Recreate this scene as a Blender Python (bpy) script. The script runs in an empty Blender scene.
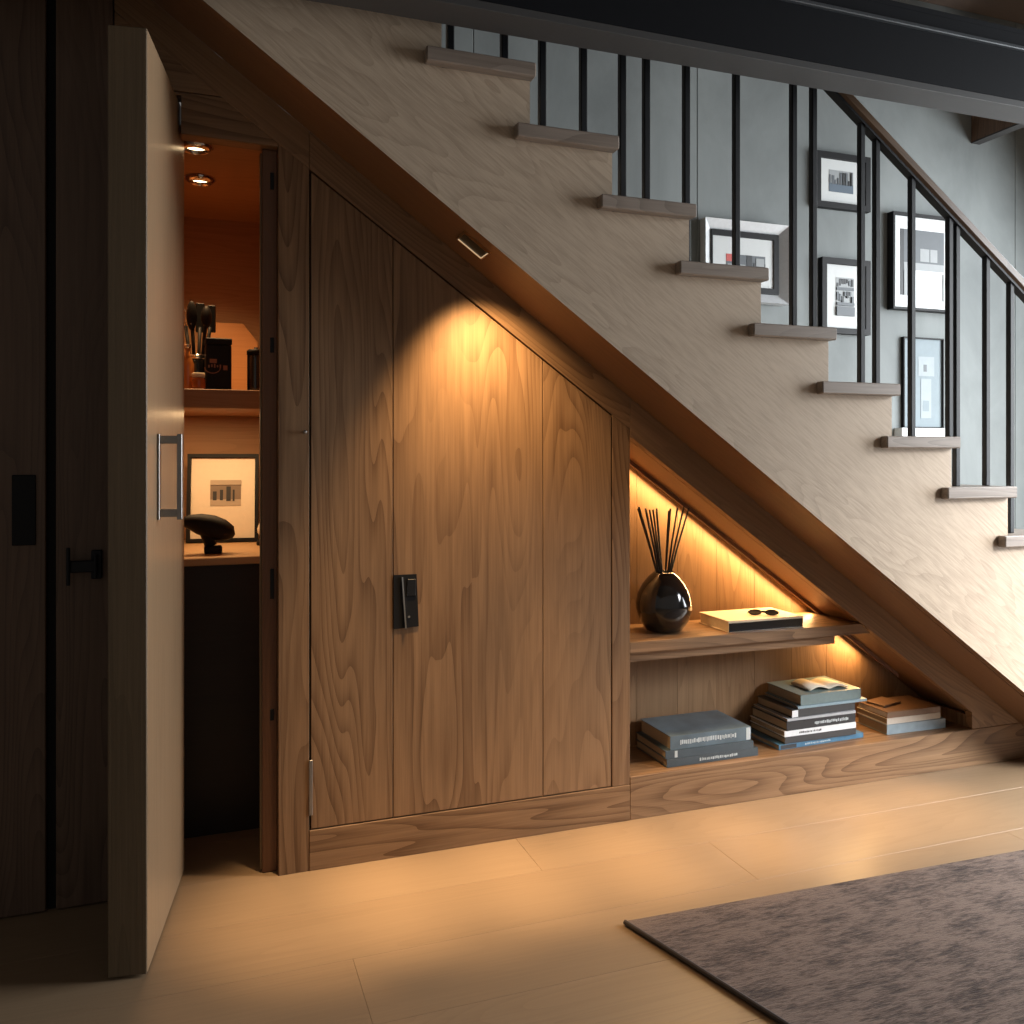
import bpy, bmesh, random
from math import sin, cos, pi, radians, atan2, sqrt
from mathutils import Vector, Matrix
random.seed(7)
C = bpy.context.scene.collection
# ------------------------------------------------------------------ camera geometry
FPX, CX, HY, CAMH = 869.0, 512.0, 455.0, 1.10
YAW, DIST = radians(19.75), 2.343
cam_d = bpy.data.cameras.new('camera'); cam = bpy.data.objects.new('camera', cam_d); C.objects.link(cam)
cam.location = (0, -DIST, CAMH); cam.rotation_euler = (pi/2, 0, -YAW)
cam_d.sensor_width = 36; cam_d.lens = 36*FPX/1024; cam_d.shift_y = -(512-HY)/1024
cam_d.clip_start = 0.05
bpy.context.scene.camera = cam

def W(u, v, y):                     # where a sight line meets the plane at depth y
    t = (u-CX)/FPX; dx = sin(YAW)+cos(YAW)*t; dy = cos(YAW)-sin(YAW)*t
    Z = (y+DIST)/dy
    return Vector((Z*dx, y, CAMH-(v-HY)/FPX*Z))

# ------------------------------------------------------------------ object helpers
ORG = {}
def tag(o, label=None, cat=None, group=None, kind=None):
    if label: o['label'] = label
    if cat: o['category'] = cat
    if group: o['group'] = group
    if kind: o['kind'] = kind
    return o
def thing(name, label, cat, loc=(0, 0, 0), rot=(0, 0, 0), group=None):
    o = bpy.data.objects.new(name, None); C.objects.link(o)
    o.empty_display_size = .05
    o.location = loc; o.rotation_euler = rot
    ORG[o.name] = Vector(loc)
    return tag(o, label, cat, group)
def obj(name, bm, mats, parent=None, world=True, smooth=False, origin=None, label=None):
    """link a bmesh as ONE mesh object; world=True: the mesh is given in world space"""
    org = Vector((0, 0, 0))
    if world:
        if parent is not None: org = ORG[parent.name]
        elif origin is not None: org = Vector(origin)
        if org.length: bmesh.ops.translate(bm, vec=-org, verts=bm.verts)
    bmesh.ops.recalc_face_normals(bm, faces=bm.faces)
    me = bpy.data.meshes.new(name); bm.to_mesh(me); bm.free()
    for m in (mats if isinstance(mats, (list, tuple)) else [mats]): me.materials.append(m)
    if smooth:
        for p in me.polygons: p.use_smooth = True
    o = bpy.data.objects.new(name, me); C.objects.link(o)
    if parent is not None: o.parent = parent
    else: o.location = org
    ORG[o.name] = org
    if label: o['label'] = label
    return o
def struct(name, bm, m, **k):
    return tag(obj(name, bm, m, **k), kind='structure')
def NB(): return bmesh.new()
def box(bm, x0, x1, y0, y1, z0, z1, bev=0.0, mi=0, seg=1):
    vs = [bm.verts.new(p) for p in ((x0,y0,z0),(x1,y0,z0),(x1,y1,z0),(x0,y1,z0),(x0,y0,z1),(x1,y0,z1),(x1,y1,z1),(x0,y1,z1))]
    fs = [bm.faces.new([vs[i] for i in q]) for q in ((0,3,2,1),(4,5,6,7),(0,1,5,4),(1,2,6,5),(2,3,7,6),(3,0,4,7))]
    for f in fs: f.material_index = mi
    if bev > 0:
        es = list({e for f in fs for e in f.edges})
        r = bmesh.ops.bevel(bm, geom=es, offset=bev, segments=seg, affect='EDGES', profile=.5)
        for f in r['faces']: f.material_index = mi
    return bm
def prism(bm, poly, a, b, axis='y', bev=0.0, mi=0):
    """extrude a 2D polygon: axis y -> poly is (x,z); axis z -> (x,y); axis x -> (y,z)"""
    def P(p, t):
        return {'y': (p[0], t, p[1]), 'z': (p[0], p[1], t), 'x': (t, p[0], p[1])}[axis]
    n = len(poly)
    A = [bm.verts.new(P(p, a)) for p in poly]; B = [bm.verts.new(P(p, b)) for p in poly]
    fs = [bm.faces.new(A), bm.faces.new(list(reversed(B)))]
    for i in range(n): fs.append(bm.faces.new((A[i], B[i], B[(i+1) % n], A[(i+1) % n])))
    for f in fs: f.material_index = mi
    bmesh.ops.recalc_face_normals(bm, faces=fs)
    if bev > 0:
        es = list({e for f in fs for e in f.edges})
        r = bmesh.ops.bevel(bm, geom=es, offset=bev, segments=1, affect='EDGES')
        for f in r['faces']: f.material_index = mi
    return bm
def lathe(bm, prof, n=32, cx=0, cy=0, cz=0, mi=0):
    rings = []
    for r, z in prof:
        if r < 1e-6: rings.append([bm.verts.new((cx, cy, cz+z))])
        else: rings.append([bm.verts.new((cx+r*cos(2*pi*i/n), cy+r*sin(2*pi*i/n), cz+z)) for i in range(n)])
    for a, b in zip(rings, rings[1:]):
        for i in range(n):
            j = (i+1) % n
            if len(a) == 1 and len(b) == 1: continue
            if len(a) == 1: f = bm.faces.new((a[0], b[i], b[j]))
            elif len(b) == 1: f = bm.faces.new((a[i], a[j], b[0]))
            else: f = bm.faces.new((a[i], a[j], b[j], b[i]))
            f.material_index = mi
    return bm
def tube(bm, pts, r, n=10, cap=True, mi=0):
    pts = [Vector(p) for p in pts]; rings = []
    rs = r if isinstance(r, (list, tuple)) else [r]*len(pts)
    for k, p in enumerate(pts):
        d = (pts[min(k+1, len(pts)-1)]-pts[max(k-1, 0)]).normalized()
        up = Vector((0, 0, 1)) if abs(d.z) < .9 else Vector((1, 0, 0))
        s = d.cross(up).normalized(); t = s.cross(d)
        rings.append([bm.verts.new(p+rs[k]*(s*cos(2*pi*i/n)+t*sin(2*pi*i/n))) for i in range(n)])
    for a, b in zip(rings, rings[1:]):
        for i in range(n):
            f = bm.faces.new((a[i], a[(i+1) % n], b[(i+1) % n], b[i])); f.material_index = mi
    if cap:
        bm.faces.new(rings[0]).material_index = mi; bm.faces.new(list(reversed(rings[-1]))).material_index = mi
    return bm
def ellipsoid(bm, c, r, rot=None, n=20, m=12, mi=0):
    geo = bmesh.ops.create_uvsphere(bm, u_segments=n, v_segments=m, radius=1)['verts']
    M = Matrix.Translation(c) @ (rot.to_4x4() if rot is not None else Matrix.Identity(4)) @ Matrix.Diagonal((*r, 1))
    bmesh.ops.transform(bm, matrix=M, verts=geo)
    return bm

# ------------------------------------------------------------------ materials
def newmat(name):
    m = bpy.data.materials.new(name); m.use_nodes = True
    nt = m.node_tree; b = nt.nodes['Principled BSDF']
    return m, nt, b
def L(nt, a, b): nt.links.new(a, b)
def plain(name, col, rough=.5, metal=0, coat=0, bump=0, bscale=80, var=.12, spec=.5, emit=0, ecol=None, sheen=0):
    m, nt, b = newmat(name)
    tc = nt.nodes.new('ShaderNodeTexCoord'); no = nt.nodes.new('ShaderNodeTexNoise')
    no.inputs['Scale'].default_value = bscale; no.inputs['Detail'].default_value = 4
    L(nt, tc.outputs['Object'], no.inputs['Vector'])
    mx = nt.nodes.new('ShaderNodeMix'); mx.data_type = 'RGBA'
    mx.inputs['A'].default_value = tuple(c*(1-var) for c in col)+(1,); mx.inputs['B'].default_value = tuple(min(1, c*(1+var)) for c in col)+(1,)
    L(nt, no.outputs['Fac'], mx.inputs['Factor']); L(nt, mx.outputs['Result'], b.inputs['Base Color'])
    b.inputs['Roughness'].default_value = rough; b.inputs['Metallic'].default_value = metal
    b.inputs['Coat Weight'].default_value = coat; b.inputs['Specular IOR Level'].default_value = spec
    b.inputs['Coat Roughness'].default_value = .08
    if sheen: b.inputs['Sheen Weight'].default_value = sheen
    if bump:
        bp = nt.nodes.new('ShaderNodeBump'); bp.inputs['Strength'].default_value = bump; bp.inputs['Distance'].default_value = .002
        L(nt, no.outputs['Fac'], bp.inputs['Height']); L(nt, bp.outputs['Normal'], b.inputs['Normal'])
    if emit:
        b.inputs['Emission Color'].default_value = tuple(ecol or col)+(1,); b.inputs['Emission Strength'].default_value = emit
    return m
def wood(name, light, dark, along='z', slope=0.0, rough=.5, fig=5.0, rings=34, contrast=1.0, pore=.35, coat=0, tone=.35, bump=.25, stretch=.11, island=.25, ps=.022):
    """procedural oak: contour lines of a stretched noise give the cathedral figure"""
    m, nt, b = newmat(name); N = nt.nodes
    tc = N.new('ShaderNodeTexCoord'); geo = N.new('ShaderNodeNewGeometry')
    mp = N.new('ShaderNodeMapping')
    if along == 'x': mp.inputs['Rotation'].default_value = (0, -slope - pi/2, 0)
    elif along == 'y': mp.inputs['Rotation'].default_value = (pi/2, 0, 0)
    L(nt, tc.outputs['Object'], mp.inputs['Vector'])
    off = N.new('ShaderNodeVectorMath'); off.operation = 'SCALE'; off.inputs[0].default_value = (13.1, 7.7, 5.3)
    L(nt, geo.outputs['Random Per Island'], off.inputs['Scale'])
    ad = N.new('ShaderNodeVectorMath'); ad.operation = 'ADD'
    L(nt, mp.outputs['Vector'], ad.inputs[0]); L(nt, off.outputs['Vector'], ad.inputs[1])
    def stretched(sx, sz):
        v = N.new('ShaderNodeVectorMath'); v.operation = 'MULTIPLY'; v.inputs[1].default_value = (sx, sx, sz)
        L(nt, ad.outputs['Vector'], v.inputs[0]); return v.outputs['Vector']
    def noise(vec, scale, det, rgh=.5, dist=0):
        n = N.new('ShaderNodeTexNoise'); n.inputs['Scale'].default_value = scale; n.inputs['Detail'].default_value = det
        n.inputs['Roughness'].default_value = rgh; n.inputs['Distortion'].default_value = dist
        L(nt, vec, n.inputs['Vector']); return n.outputs['Fac']
    def math(op, a, c=None, d=None):
        n = N.new('ShaderNodeMath'); n.operation = op
        for i, q in enumerate((a, c, d)):
            if q is None: continue
            if isinstance(q, (int, float)): n.inputs[i].default_value = q
            else: L(nt, q, n.inputs[i])
        return n.outputs[0]
    f1 = noise(stretched(1, stretch), fig, 2.2, .42, .15)
    g = math('FRACT', math('MULTIPLY', f1, rings))                     # sharp-edged growth rings
    g = math('POWER', g, 2.4)
    msk = noise(stretched(1, .2), 3.0, 1)                               # rings fade in and out
    msk = math('SMOOTH_MIN', math('MULTIPLY', math('MAXIMUM', math('SUBTRACT', msk, .33), 0), 4.2), 1.0, .1)
    g = math('MULTIPLY', g, msk)
    p = noise(stretched(1, ps), 190, 3, .6)
    p2 = noise(stretched(1, ps*2.2), 60, 3, .6)
    t = noise(stretched(1, .25), 2.2, 2)
    isl = math('MULTIPLY', math('SUBTRACT', geo.outputs['Random Per Island'], .5), island)
    fac = math('ADD', math('MULTIPLY', g, .50*contrast), math('MULTIPLY', math('SUBTRACT', p, .5), pore*2.0))
    fac = math('ADD', fac, math('MULTIPLY', math('SUBTRACT', p2, .5), .7*contrast))
    fac = math('ADD', fac, math('MULTIPLY', math('SUBTRACT', t, .5), tone*2))
    fac = math('ADD', fac, isl)
    fac = math('ADD', fac, .22)
    cl = N.new('ShaderNodeClamp'); L(nt, fac, cl.inputs['Value'])
    mx = N.new('ShaderNodeMix'); mx.data_type = 'RGBA'
    mx.inputs['A'].default_value = tuple(light)+(1,); mx.inputs['B'].default_value = tuple(dark)+(1,)
    L(nt, cl.outputs[0], mx.inputs['Factor']); L(nt, mx.outputs['Result'], b.inputs['Base Color'])
    b.inputs['Roughness'].default_value = rough; b.inputs['Coat Weight'].default_value = coat; b.inputs['Coat Roughness'].default_value = .25
    b.inputs['Specular IOR Level'].default_value = .4
    bp = N.new('ShaderNodeBump'); bp.inputs['Strength'].default_value = bump; bp.inputs['Distance'].default_value = .0015; bp.invert = True
    L(nt, cl.outputs[0], bp.inputs['Height']); L(nt, bp.outputs['Normal'], b.inputs['Normal'])
    return m
SL = 0.7233                                  # fall of the stair per metre
SA = atan2(SL, 1)
OAK_L, OAK_D = (.265, .155, .080), (.11, .056, .025)
M = {}
M['oak_v'] = wood('oak_vertical', OAK_L, OAK_D, contrast=1.3, pore=.45, fig=4.4, rings=30)
M['oak_h'] = wood('oak_horizontal', OAK_L, OAK_D, 'x', contrast=1.4, pore=.45, rings=26)
M['oak_s'] = wood('oak_sloped', OAK_L, OAK_D, 'x', SA)
M['oak_y'] = wood('oak_deep', OAK_L, OAK_D, 'y')
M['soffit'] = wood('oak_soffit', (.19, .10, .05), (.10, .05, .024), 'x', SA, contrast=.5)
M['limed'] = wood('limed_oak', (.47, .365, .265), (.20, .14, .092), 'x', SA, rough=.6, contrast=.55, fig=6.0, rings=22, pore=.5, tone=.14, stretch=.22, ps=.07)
M['tread'] = wood('tread_oak', (.29, .24, .20), (.16, .125, .10), 'x', rough=.4)
M['door_pale'] = wood('door_oak', (.33, .22, .128), (.18, .113, .063), rough=.38, contrast=.4, rings=16, coat=.25, stretch=.05)
M['door_edge'] = wood('door_edge_shaded', (.145, .10, .056), (.07, .048, .026), contrast=.5, stretch=.04)  # same door as the pale face; the edge's shade is put into this colour
M['walnut'] = wood('dark_walnut', (.16, .10, .066), (.07, .042, .028), rough=.55)
M['closet'] = wood('closet_wood', (.40, .225, .11), (.24, .125, .055), 'x', contrast=.5)
M['closet_v'] = wood('closet_wood_upright', (.34, .15, .06), (.2, .08, .03), contrast=.5)
M['counter'] = wood('counter_wood', (.52, .33, .17), (.35, .2, .09), 'x', contrast=.4)
M['jamb'] = wood('jamb_wood', (.16, .075, .04), (.08, .036, .018), contrast=.5)
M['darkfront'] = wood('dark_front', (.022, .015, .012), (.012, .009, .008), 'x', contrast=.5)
M['niche'] = wood('niche_oak', (.25, .145, .072), (.12, .064, .028), contrast=.8)
M['floor'] = wood('floor_oak', (.285, .195, .118), (.195, .128, .075), 'x', rough=.36, contrast=.45, pore=.25, tone=.2, bump=.08, island=.16)
M['rail'] = wood('handrail_wood', (.13, .08, .048), (.07, .043, .027), 'x', SA, rough=.35)
M['black_metal'] = plain('black_metal', (.006, .007, .009), .5, 0, spec=.3)
M['beam'] = plain('beam_paint', (.006, .0068, .009), .7, 0, spec=.12, bump=.1, bscale=30)
M['beam_edge'] = plain('beam_lip', (.06, .067, .075), .4, .3)
M['beam_low'] = plain('beam_underside', (.045, .044, .044), .6)
M['grey_metal'] = plain('grey_metal', (.26, .25, .24), .38, .8)
M['brass'] = plain('brass', (.75, .5, .24), .28, 1)
M['chrome'] = plain('chrome', (.75, .72, .68), .15, 1)
M['gap'] = plain('shadow_gap', (.006, .005, .005), .9)
M['gloss_black'] = plain('black_glaze', (.008, .008, .009), .13, 0, .6)
M['reed'] = plain('black_reed', (.012, .010, .009), .6)
M['matte_black'] = plain('matte_black', (.006, .006, .007), .6, spec=.25)
M['white'] = plain('white_paint', (.60, .62, .62), .5)
M['mat_white'] = plain('mount_board', (.52, .535, .53), .7, var=.03)
M['cream'] = plain('cream_paper', (.75, .66, .52), .7, var=.05)
M['silver'] = plain('silver_frame', (.50, .51, .52), .4, .1)
M['ceil'] = plain('ceiling_paint', (.12, .088, .07), .8)
def wall_mat():
    m, nt, b = newmat('microcement'); N = nt.nodes
    tc = N.new('ShaderNodeTexCoord')
    mp = N.new('ShaderNodeMapping'); mp.inputs['Scale'].default_value = (1, 1, .55); L(nt, tc.outputs['Object'], mp.inputs['Vector'])
    a = N.new('ShaderNodeTexNoise'); a.inputs['Scale'].default_value = 2.6; a.inputs['Detail'].default_value = 7; a.inputs['Roughness'].default_value = .62; a.inputs['Distortion'].default_value = .5
    L(nt, mp.outputs['Vector'], a.inputs['Vector'])
    r = N.new('ShaderNodeValToRGB'); r.color_ramp.elements[0].position = .32; r.color_ramp.elements[1].position = .7
    r.color_ramp.elements[0].color = (.135, .149, .148, 1); r.color_ramp.elements[1].color = (.21, .23, .227, 1)
    L(nt, a.outputs['Fac'], r.inputs['Fac']); L(nt, r.outputs['Color'], b.inputs['Base Color'])
    b.inputs['Roughness'].default_value = .75
    bp = N.new('ShaderNodeBump'); bp.inputs['Strength'].default_value = .12; bp.inputs['Distance'].default_value = .004
    L(nt, a.outputs['Fac'], bp.inputs['Height']); L(nt, bp.outputs['Normal'], b.inputs['Normal'])
    return m
M['wall'] = wall_mat()
def rug_mat():
    m, nt, b = newmat('rug_weave'); N = nt.nodes
    tc = N.new('ShaderNodeTexCoord')
    def noise(sc, det, scale=(1, 1, 1)):
        mp = N.new('ShaderNodeMapping'); mp.inputs['Scale'].default_value = scale; L(nt, tc.outputs['Object'], mp.inputs['Vector'])
        n = N.new('ShaderNodeTexNoise'); n.inputs['Scale'].default_value = sc; n.inputs['Detail'].default_value = det; n.inputs['Roughness'].default_value = .65
        L(nt, mp.outputs['Vector'], n.inputs['Vector']); return n.outputs['Fac']
    big = noise(4.0, 6, (1, 2.4, 1)); mid = noise(34, 5, (.6, 2.6, 1)); weft = noise(170, 3, (.3, 1.7, 1))
    vo = N.new('ShaderNodeTexVoronoi'); vo.inputs['Scale'].default_value = 9; L(nt, tc.outputs['Object'], vo.inputs['Vector'])
    def math(op, a, c):
        n = N.new('ShaderNodeMath'); n.operation = op
        for i, q in enumerate((a, c)):
            if isinstance(q, (int, float)): n.inputs[i].default_value = q
            else: L(nt, q, n.inputs[i])
        return n.outputs[0]
    f = math('ADD', math('MULTIPLY', big, .40), math('MULTIPLY', mid, .75))
    f = math('ADD', f, math('MULTIPLY', vo.outputs['Distance'], .22))
    f = math('ADD', f, math('MULTIPLY', weft, .5))
    r = N.new('ShaderNodeValToRGB'); e = r.color_ramp.elements
    e[0].position = .5; e[0].color = (.015, .0105, .009, 1); e[1].position = 1.15 if False else 1.0; e[1].color = (.155, .11, .088, 1)
    q = e.new(.72); q.color = (.045, .031, .026, 1); q = e.new(.85); q.color = (.08, .056, .046, 1)
    L(nt, f, r.inputs['Fac']); L(nt, r.outputs['Color'], b.inputs['Base Color'])
    b.inputs['Roughness'].default_value = .95; b.inputs['Sheen Weight'].default_value = .06; b.inputs['Sheen Roughness'].default_value = .5
    b.inputs['Specular IOR Level'].default_value = .1
    bp = N.new('ShaderNodeBump'); bp.inputs['Strength'].default_value = .8; bp.inputs['Distance'].default_value = .004
    L(nt, math('ADD', mid, weft), bp.inputs['Height']); L(nt, bp.outputs['Normal'], b.inputs['Normal'])
    return m
M['rug'] = rug_mat()

# ------------------------------------------------------------------ key lines of the stair side (plane y=0)
zc = lambda x: 1.936-SL*(x-.30)              # soffit / panel corner
zd = lambda x: 1.8535-.7170*(x-.2737)        # top of closed door
zb = lambda x: 1.127-.7150*(x-1.2594)        # lower edge of the sloped band over the niche
S = -.238                                    # stringer front
YW = .95                                     # stairwell wall

# ------------------------------------------------------------------ setting
bm = NB(); yy = -4.2; row = 0
while yy < 1.2:
    w_ = .235; x = -2.6-random.random()*1.2
    while x < 5.6:
        l = random.choice((1.7, 2.1, 2.4, 1.9)); x1 = min(x+l, 5.6)
        box(bm, x+.0002, x1-.0002, yy+.0002, min(yy+w_, 1.2)-.0002, -.02, 0, .0005)
        x = x1
    yy += w_
struct('floor', bm, M['floor'])
bm = NB(); xs = [.45, 1.02, 1.50, 2.04, 3.9, 4.249]
for a, b_ in zip(xs, xs[1:]): box(bm, a+.001, b_-.001, YW, YW+.06, 0, 3.3, .002)
struct('wall_back', bm, M['wall'])
bm = NB(); box(bm, -2.6, 5.6, -4.2, 1.2, 3.3, 3.36); struct('ceiling', bm, M['ceil'])
WY0, WY1, WZ0, WZ1 = -1.9, .5, .25, 2.6
bm = NB(); XR = 4.25
box(bm, XR, XR+.12, -4.2, WY0, 0, 3.3); box(bm, XR, XR+.12, WY1, 1.01, 0, 3.3)
box(bm, XR, XR+.12, WY0, WY1, 0, WZ0); box(bm, XR, XR+.12, WY0, WY1, WZ1, 3.3)
struct('wall_right', bm, M['wall'])
bm = NB()
for y in (WY0, (WY0+WY1)/2-.025, WY1-.05): box(bm, XR+.03, XR+.08, y, y+.05, WZ0, WZ1)
for z in (WZ0, WZ1-.05): box(bm, XR+.03, XR+.08, WY0+.05, WY1-.05, z, z+.05)
struct('window_1', bm, M['matte_black'])
# stair-side cap of the lower wall seen between the balusters
bm = NB(); box(bm, 3.123, 3.451, YW-.05, YW, 1.183, 1.229, .002); struct('trim_1', bm, M['white'])

# ------------------------------------------------------------------ staircase
st = thing('staircase', 'limed oak staircase descending to the right with stepped closed stringer', 'staircase', (2.99, S, 0))
RX = lambda i: .805+.2365*i
TZ = lambda i: 2.105-.158*i
TT = .036
low = lambda x: 1.8112-.7170*(x-.463)
poly = []
I0, I1 = -4, 9
top = [(RX(I0-1), TZ(I0)-TT)]
for i in range(I0, I1+1):
    top.append((RX(i), TZ(i)-TT))
    if i < I1: top.append((RX(i), TZ(i+1)-TT))
xe = RX(I1); 
for i in range(I1, 13): top += [(RX(i), TZ(i+1)-TT), (RX(i+1), TZ(i+1)-TT)]
top += [(RX(13), 0.0), (2.985, 0.0)]
bot = [(RX(I0-1), low(RX(I0-1)))]
bm = NB(); prism(bm, top+bot, S, S+.03)
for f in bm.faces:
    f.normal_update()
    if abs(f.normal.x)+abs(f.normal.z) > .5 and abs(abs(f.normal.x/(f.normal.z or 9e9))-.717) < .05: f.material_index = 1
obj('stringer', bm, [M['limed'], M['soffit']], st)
for i in range(I0, 14):
    xl, xr, z = RX(i-1), RX(i)+.006, TZ(i)
    bm = NB()
    pts = [(xl-.046, S-.032), (xr, S-.032), (xr, YW-.004), (xl+.002, YW-.004), (xl+.002, S-.001), (xl-.046, S-.001)]
    prism(bm, pts, z-TT, z, 'z', .003)
    obj('tread', bm, M['tread'], st)
    bm = NB(); zl = max(TZ(i+1), 0.0); box(bm, RX(i)-.018, RX(i), S+.031, YW-.004, zl+.001, z-TT-.001); obj('riser', bm, M['limed'], st)
x0, x1 = -.37, 2.94
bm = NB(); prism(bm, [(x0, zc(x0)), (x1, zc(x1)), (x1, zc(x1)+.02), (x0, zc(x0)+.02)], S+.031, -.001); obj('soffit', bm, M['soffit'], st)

# ------------------------------------------------------------------ railing
ra = thing('stair_railing', 'black metal baluster railing with brown wooden handrail on the stair', 'railing', (2.0, S+.05, 1.0))
YB = S+.05
zr = lambda x: 2.198-.73*(x-1.843)
bm = NB(); xa, xb = .35, 3.2; hw = .021
prism(bm, [(xa, zr(xa)-.02), (xb, zr(xb)-.02), (xb, zr(xb)+.022), (xa, zr(xa)+.022)], YB-hw, YB+hw, bev=.007)
obj('handrail', bm, M['rail'], ra)
bm = NB(); prism(bm, [(xa, zr(xa)-.030), (xb, zr(xb)-.030), (xb, zr(xb)-.0205), (xa, zr(xa)-.0205)], YB-.014, YB+.014); obj('rail_bar', bm, M['black_metal'], ra)
def tread_under(x):
    for i in range(I0, 14):
        if x < RX(i): return TZ(i)
    return 0
for u, v in ((450, 48), (504, 58), (542, 125), (583, 133), (622, 197), (646, 201), (686, 207), (736, 268), (793, 328), (813, 328), (861, 383), (876, 384), (911.5, 432), (949, 438), (956, 484), (986, 487), (1010, 530), (1060, 600), (1110, 680)):
    x = W(u, v, YB).x
    z0 = TZ(6) if abs(u-949) < 1 else tread_under(x)
    bm = NB(); box(bm, x-.0095, x+.0095, YB-.0095, YB+.0095, z0, zr(x)-.026, .0025)
    obj('baluster', bm, M['black_metal'], ra)

# ------------------------------------------------------------------ steel beam, joist
bt = thing('steel_beam', 'black steel I-beam running across the top in front of the stair', 'beam', (1.5, -.35, 2.15))
yb, yf = -.293, -.393
bm = NB(); box(bm, -1.5, 4.245, yf+.035, yb-.035, 2.17, 2.37); obj('web', bm, M['beam'], bt)
bm = NB(); box(bm, -1.5, 4.245, yf, yb, 2.15, 2.17, .001); obj('bottom_flange', bm, M['beam_low'], bt, label='grey bottom flange')
bm = NB(); box(bm, -1.5, 4.245, yf, yf+.034, 2.1705, 2.318); obj('fascia', bm, M['beam'], bt)
bm = NB(); box(bm, -1.5, 4.245, yf-.012, yf+.034, 2.3185, 2.33, .002); obj('lip', bm, M['beam_edge'], bt, label='pale grey lip')
bm = NB(); box(bm, -1.5, 4.245, yf, yb, 2.371, 2.386); box(bm, -1.5, 4.245, yf, yf+.02, 2.331, 2.3705); obj('top_flange', bm, M['beam'], bt)
jt = thing('ceiling_joist', 'short dark timber joist stub sticking out of the grey wall below the beam', 'joist', (3.62, .8, 2.66))
bm = NB(); box(bm, 3.606, 3.66, -.29, YW, 2.655, 2.85, .002); obj('timber', bm, M['walnut'], jt)
bm = NB(); box(bm, 3.606, 3.66, -.29, YW, 2.648, 2.6545); obj('lower_batten', bm, M['beam_low'], jt)

# ------------------------------------------------------------------ tall dark cabinets on the left
def tall_cabinet(x0, x1, label):
    t = thing('tall_cabinet', label, 'cabinet', ((x0+x1)/2, 0, 0))
    bm = NB(); box(bm, x0, x1, .025, .05, 0, 2.4); obj('carcass', bm, M['gap'], t)
    bm = NB()
    box(bm, x0+.002, x1-.002, 0, .022, .004, 2.4, .002)
    return t, obj('door', bm, M['walnut'], t)
t, d = tall_cabinet(-1.5, -.347, 'dark walnut tall cabinet at far left with slim recessed pull')
a, b_ = W(12, 475, 0), W(36, 545, 0)
bm = NB(); h_ = .004
box(bm, a.x, b_.x, -.004, .0, b_.z, a.z, .0015); obj('recessed_pull', bm, M['matte_black'], d)
bm = NB(); box(bm, -.3468, -.3292, .018, .05, 0, 2.4); struct('gap_shade', bm, M['gap'])  # near-black strip painted in as the shade between the two cabinets
t, d = tall_cabinet(-.329, -.199, 'narrow dark walnut tall cabinet beside the open door with black latch')
a, b_ = W(67, 548, -.03), W(70, 585, -.03); lx = (a.x+b_.x)/2; lz = (a.z+b_.z)/2
lt = NB(); tube(lt, [(lx, -.034, lz-.045), (lx, -.034, lz+.045)], .0045)
rx = W(97, 566, 0).x
box(lt, lx-.004, rx, -.03, -.014, lz-.016, lz+.012, .002); box(lt, rx-.012, rx+.012, -.012, 0, lz-.035, lz+.035, .002)
tube(lt, [(rx, -.03, lz-.03), (rx, -.03, lz+.026)], .004)
lo = obj('latch', lt, M['black_metal'], d)

# ------------------------------------------------------------------ closet with the open door
cl = thing('closet', 'oak closet under the stair with thick open door and glowing shelves inside', 'closet', (.05, 0, 0))
X0, X1 = -.198, .272
ZH = 2.016
bm = NB(); box(bm, .193, .2715, 0, .10, 0, zc(.193)-.0, .0)
bm.free(); bm = NB()
zjoin = lambda x: zd(x)+.002
prism(bm, [(.193, 0), (.2715, 0), (.2715, zjoin(.2715)), (.193, zjoin(.193))], 0, .10, bev=.0012); obj('right_stile', bm, M['oak_v'], cl)
bm = NB(); box(bm, X0, -.135, 0, .05, 0, ZH-.002, .001); obj('left_stile', bm, M['oak_v'], cl)
bm = NB()
prism(bm, [(-.045, 1.910), (.192, 1.905), (.192, zjoin(.192)-.001), (.14, zjoin(.14)-.001), (.0712, ZH-.001), (-.134, ZH-.001), (-.134, 2.007), (-.045, 2.007)], 0, .05, bev=.001)
obj('header', bm, M['oak_h'], cl)
bm = NB(); prism(bm, [(X0, ZH+.001), (.069, ZH+.001), (X0, zjoin(X0)-.003)], 0, .03, bev=.001); obj('gusset_panel', bm, M['oak_h'], cl)
bm = NB()
prism(bm, [(X0, zjoin(X0)), (.2715, zjoin(.2715)), (.2715, zc(.2715)), (X0, zc(X0))], -.001, .04, bev=.001); obj('sloped_band', bm, M['oak_s'], cl)
# door lining
bm = NB(); box(bm, .154, .1925, .03, .10, 0, 1.905, .002); jo = obj('door_lining', bm, M['jamb'], cl)
bm = NB(); box(bm, .149, .1535, .034, .06, 0.01, 1.895, .001); obj('seal_strip', bm, M['door_edge'], jo)
for z0, z1 in ((1.80, 1.845), (1.37, 1.41), (.72, .80), (.40, .43)):
    bm = NB(); box(bm, .174, .184, .027, .0299, z0, z1, .001); obj('strike_plate', bm, M['black_metal'], jo)
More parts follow.
